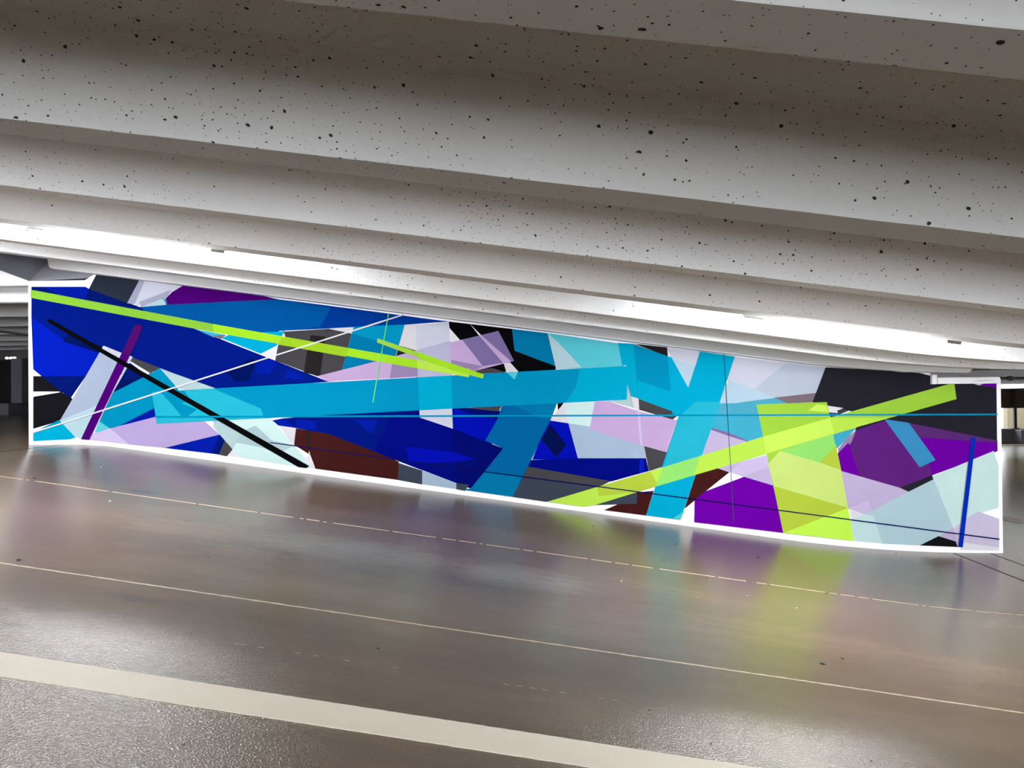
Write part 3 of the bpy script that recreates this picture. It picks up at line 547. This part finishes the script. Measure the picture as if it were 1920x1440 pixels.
# ------------------------------------------------------------------ lamps
def make_lamp(L=1.7, label='', group=None):
    root = empty('ceiling_lamp', (0, 0, 0), label, 'lamp', group)
    h = L/2
    # tapered tray
    bm = bmesh.new(); rings = []
    for x, k in ((-h+.05, .55), (-h+.1, .9), (-h+.16, 1), (h-.16, 1), (h-.1, .9), (h-.05, .55)):
        w = .05*k; rings.append([bm.verts.new((x, y, z)) for y, z in ((-w, .015), (-w*.75, .015+.045*k), (w*.75, .015+.045*k), (w, .015))])
    for a, b in zip(rings, rings[1:]):
        for k in range(4): bm.faces.new((a[k], a[(k+1) % 4], b[(k+1) % 4], b[k]))
    bm.faces.new(rings[0]); bm.faces.new(rings[-1][::-1])
    link('housing', bm, M_HOUS, root)
    # lens: rounded underneath, drawn up to a point at both ends
    bm = bmesh.new(); rings = []; N = 7
    st = [(-h, .04), (-h+.03, .25), (-h+.08, .55), (-h+.15, .85), (-h+.22, 1), (h-.22, 1), (h-.15, .85), (h-.08, .55), (h-.03, .25), (h, .04)]
    for x, k in st:
        rings.append([bm.verts.new((x, -.058*max(k, .3)*cos(pi*j/(N-1)), .014-.078*k*sin(pi*j/(N-1))**.7)) for j in range(N)])
    for a, b in zip(rings, rings[1:]):
        for k in range(N-1): bm.faces.new((a[k], a[k+1], b[k+1], b[k]))
        bm.faces.new((a[-1], a[0], b[0], b[-1]))
    bm.faces.new(rings[0]); bm.faces.new(rings[-1][::-1])
    link('lens', bm, M_LAMP, root, True)
    for s in (-1, 1):
        bm = bmesh.new(); tube(bm, [(s*h*.6, 0, .05), (s*h*.6, 0, SOFF-.05)], .009, 8)
        link('hanger', bm, M_HOUS, root)
    bm = bmesh.new(); box(bm, h-.15, h-.045, -.082, -.062, -.004, .022, .004); link('clip', bm, M_DARK, root)
    bm = bmesh.new(); box(bm, -h+.05, -h+.2, -.078, -.062, -.002, .014, .003); link('clip', bm, M_HOUS, root)['label'] = 'pale clip'
    return root
def dup(root, loc, rot, label, group=None, lens=None):
    r = root.copy(); C.objects.link(r); r.location = loc; r.rotation_euler = rot; r['label'] = label
    if group: r['group'] = group
    elif 'group' in r: del r['group']
    for ch in list(root.children):
        c = ch.copy(); C.objects.link(c); c.parent = r
        if lens and ch.name.startswith('lens'):
            c.data = lens_mesh(ch.data, lens)
    return r
LENS = {}
def lens_mesh(me, mat):
    if mat.name not in LENS:
        LENS[mat.name] = me.copy(); LENS[mat.name].materials[0] = mat
    return LENS[mat.name]
def place(x, y):
    s = (zc(x+.5)-zc(x-.5))
    return (x, y, zc(x)+LAMP_DZ), (0, -math.atan(s), 0)
lamp = make_lamp(1.7, 'lit strip lamp hung between two ceiling ribs above the left half of the mural', 'strip lamps between the ribs over the ramp')
lamp.location, lamp.rotation_euler = place(-3.3, 5.72)
l, r = place(2.28, 5.72)
dup(lamp, l, r, 'lit strip lamp hung between two ceiling ribs above the right half of the mural', 'strip lamps between the ribs over the ramp')
for x, y in OFF_LAMPS:
    l, r = place(x, y)
    dup(lamp, l, r, 'unseen strip lamp assumed between ceiling ribs out of the picture', 'strip lamps elsewhere in the garage', M_LAMPB if y < 3 or y > 6 else None)
dup(lamp, (-7.75, 10.15, 3.405), (0, 0, 0), 'lit strip lamp under the level ribs left of the mural wall', None, M_LAMPF)
for x, y in ((-15.5, 14.2), (-17, 18)): dup(lamp, (x, y, 3.405), (0, 0, 0), 'added unseen strip lamp brightening the upper level ribs', 'added strip lamps of the upper level', M_LAMPF)  # added lamps out of view, there to brighten the level ribs
dup(lamp, (11.35, 18, 2.02), (0, 0, 0), 'lit strip lamp far right beyond the mural, nearer the wall of the two in line', 'strip lamps of the lower level', M_LAMPF)
dup(lamp, (13.12, 18, 2.02), (0, 0, 0), 'lit strip lamp far right beyond the mural, at the picture edge', 'strip lamps of the lower level', M_LAMPF)

# ------------------------------------------------------------------ far left, upper level
bm = newbox(-17.37, -17.0, 23.2, 24.0, 1.74, 3.19, bev=.02)
struct('column_left', bm, M_GREY, 'grey concrete column far left on the upper level')
bm = newbox(-17.6, -17.3, 23.0, 24.0, 1.36, 1.735, bev=.02)
struct('trim_11', bm, M_GREY, 'low grey concrete plinth under the far left column')
cab = empty('cabinet', (-17.62, 23.6, 1.37), 'tall black cabinet beside the grey column far left on the upper level', 'cabinet')
link('body', newbox(-.5, .2, -.1, .35, .0, 1.78, bev=.01), M_BLACK, cab)
link('door', newbox(-.42, .16, -.125, -.1, .36, 1.7, bev=.01), M_BLACK, cab)
for i, (x, lb) in enumerate(((-17.72, 'small bright spot lamp on top of the black cabinet, leftmost of three'), (-17.58, 'small bright spot lamp on top of the black cabinet, middle of three'), (-17.46, 'small bright spot lamp on top of the black cabinet, nearest the grey column'))):
    sp = empty('spot_lamp', (x, 23.5, 3.15), lb, 'lamp', 'spot lamps on the black cabinet')
    link('base', newbox(-.03, .03, -.03, .03, 0, .03), M_BLACK, sp)
    bm = bmesh.new(); bmesh.ops.create_uvsphere(bm, u_segments=12, v_segments=8, radius=.05)
    for v in bm.verts: v.co.z = v.co.z*.8+.065
    link('bulb', bm, M_BULB, sp, True)
def pipe(name, pts, r, label, couplings=(), hangers=()):
    root = empty(name, pts[0], label, 'pipe'); o = Vector(pts[0])
    bm = bmesh.new(); tube(bm, [Vector(p)-o for p in pts], r, 12); link('run', bm, M_BLACK, root, True)
    for hx in hangers:
        bm = bmesh.new(); tube(bm, [(hx-o.x, 0, 0), (hx-o.x, 0, .4)], .006, 8); link('hanger', bm, M_BLACK, root)
    for p, L in couplings:
        bm = bmesh.new(); p = Vector(p)-o; tube(bm, [p-Vector((L/2, 0, 0)), p-Vector((L/2-.01, 0, 0)), p+Vector((L/2-.01, 0, 0)), p+Vector((L/2, 0, 0))], [r*1.1, r*1.6, r*1.6, r*1.1], 12)
        link('coupling', bm, M_BLACK, root, True)
pipe('pipe', [(-12, 11, 3.45), (-6.15, 11, 2.705)], .019, 'black sloping pipe left of the mural wall')
pipe('pipe', [(5.3, 10, 2.113), (22, 10, 2.113)], .017, 'black level pipe right of the mural wall', [((6.07, 10, 2.113), .08)], (9, 13, 17, 21))
# ------------------------------------------------------------------ far right, lower level
struct('beam_right', newbox(7, 24, 24, 24.4, 1.985, 2.5), M_RIB2, 'pale beam far right above the line of lamps')
struct('wall_facade', newbox(13, 24, 27.25, 27.4, 1.21, 2.5), M_BROWN, 'dark brown panel far right above the daylight gap')
struct('wall_kerb', newbox(12, 24, 26.9, 27.25, -.02, .49, bev=.02), M_DARKC, 'low grey concrete parapet far right')
struct('wall_outside', newbox(19.9, 30, 33, 33.3, -.3, 2.2), M_CREAM, 'cream wall outside, seen through the gap far right')
bm = newbox(16.44, 16.69, 26.5, 26.88, 0, .46, bev=.02)
tag(link('concrete_block', bm, M_GREY), 'pale concrete block in front of the low parapet far right', 'block')
pst = empty('steel_post', (16.58, 27.07, .49), 'dark steel post standing on the low parapet far right', 'post')
link('shaft', newbox(-.045, .045, -.045, .045, 0, 1.95), M_STEEL, pst); link('base_plate', newbox(-.09, .09, -.09, .09, 0, .03), M_STEEL, pst)
strip('floor_marking', 25.95, 26.1, 9, 23, M_LINE, 'thin white line on the far floor before the low parapet', .003)
bm = bmesh.new()
a, b, d = Vector((7.03, 11.79, .003)), Vector((6.8, 11.45, .003)), Vector((.29, -.957, 0))
vs = [bm.verts.new(p) for p in (a-d*8, a+d*3.5, b+d*3.5, b-d*8)]; bm.faces.new(vs)
tag(link('floor_marking', bm, M_LINE), 'cream painted line on the lower floor just right of the mural corner', 'marking', None, 'structure')


# ------------------------------------------------------------------ litter
def scrap(x, y, s, mat, label, group, seed, name, cat):
    rng = random.Random(seed); bm = bmesh.new(); z = zf(x)
    n = 7; ring = []
    for k in range(n):
        a = 2*pi*k/n; r = s*rng.uniform(.35, 1)
        ring.append(bm.verts.new((r*cos(a)*1.4, r*sin(a)*.7, .002+rng.uniform(0, s*.25))))
    c = bm.verts.new((0, 0, .004+s*.2)); b = bm.verts.new((0, 0, 0))
    for k in range(n):
        bm.faces.new((ring[k], ring[(k+1) % n], c)); bm.faces.new((ring[(k+1) % n], ring[k], b))
    o = link(name, bm, mat); o.location = (x, y, z+.001); o.rotation_euler = (0, math.atan(SL), rng.uniform(-.6, .6))
    tag(o, label, cat, group)
for i, (x, y, s) in enumerate(LEAVES):
    scrap(x, y, s, M_LEAF, 'tiny black leaf crumb lying loose on the brown ramp floor', 'black leaf crumbs on the ramp', i, 'leaf_crumb', 'debris')
for i, (x, y, s) in enumerate(PAPERS):
    scrap(x, y, s, M_PAPER, 'tiny white paper scrap lying on the brown ramp floor before the mural', 'white paper scraps on the ramp', 50+i, 'paper_scrap', 'debris')

# ------------------------------------------------------------------ daylight, camera
w = bpy.data.worlds.new('world'); SC.world = w; w.use_nodes = True
bg = w.node_tree.nodes['Background']; bg.inputs[0].default_value = (.93, .96, 1, 1); bg.inputs[1].default_value = WORLD
cam = bpy.data.cameras.new('camera'); co = bpy.data.objects.new('camera', cam); C.objects.link(co)
cam.sensor_width = 36; cam.sensor_fit = 'HORIZONTAL'; cam.lens = 36*1387/1920
psi, roll, pitch = .047, .009, .008
F = Vector((-sin(psi)*cos(pitch), cos(psi)*cos(pitch), sin(pitch))); R0 = Vector((cos(psi), sin(psi), 0)); U0 = R0.cross(F)
Rv = R0*cos(roll)-U0*sin(roll); Uv = R0*sin(roll)+U0*cos(roll)
co.matrix_world = Matrix(((Rv.x, Uv.x, -F.x, 0), (Rv.y, Uv.y, -F.y, 0), (Rv.z, Uv.z, -F.z, EYE), (0, 0, 0, 1)))
cam.clip_start = .05; cam.clip_end = 200
SC.camera = co
SC.view_settings.view_transform = 'Standard'; SC.view_settings.look = 'None'
SC.view_settings.gamma = 1; SC.view_settings.use_curve_mapping = False
SC.view_settings.exposure = EXPO
SC.cycles.use_denoising = True
SC.cycles.max_bounces = 5; SC.cycles.diffuse_bounces = 4; SC.cycles.use_adaptive_sampling = True; SC.cycles.adaptive_threshold = .1; SC.cycles.adaptive_min_samples = 8; SC.cycles.glossy_bounces = 3; SC.cycles.caustics_reflective = False; SC.cycles.caustics_refractive = False
SC.cycles.sample_clamp_indirect = 4
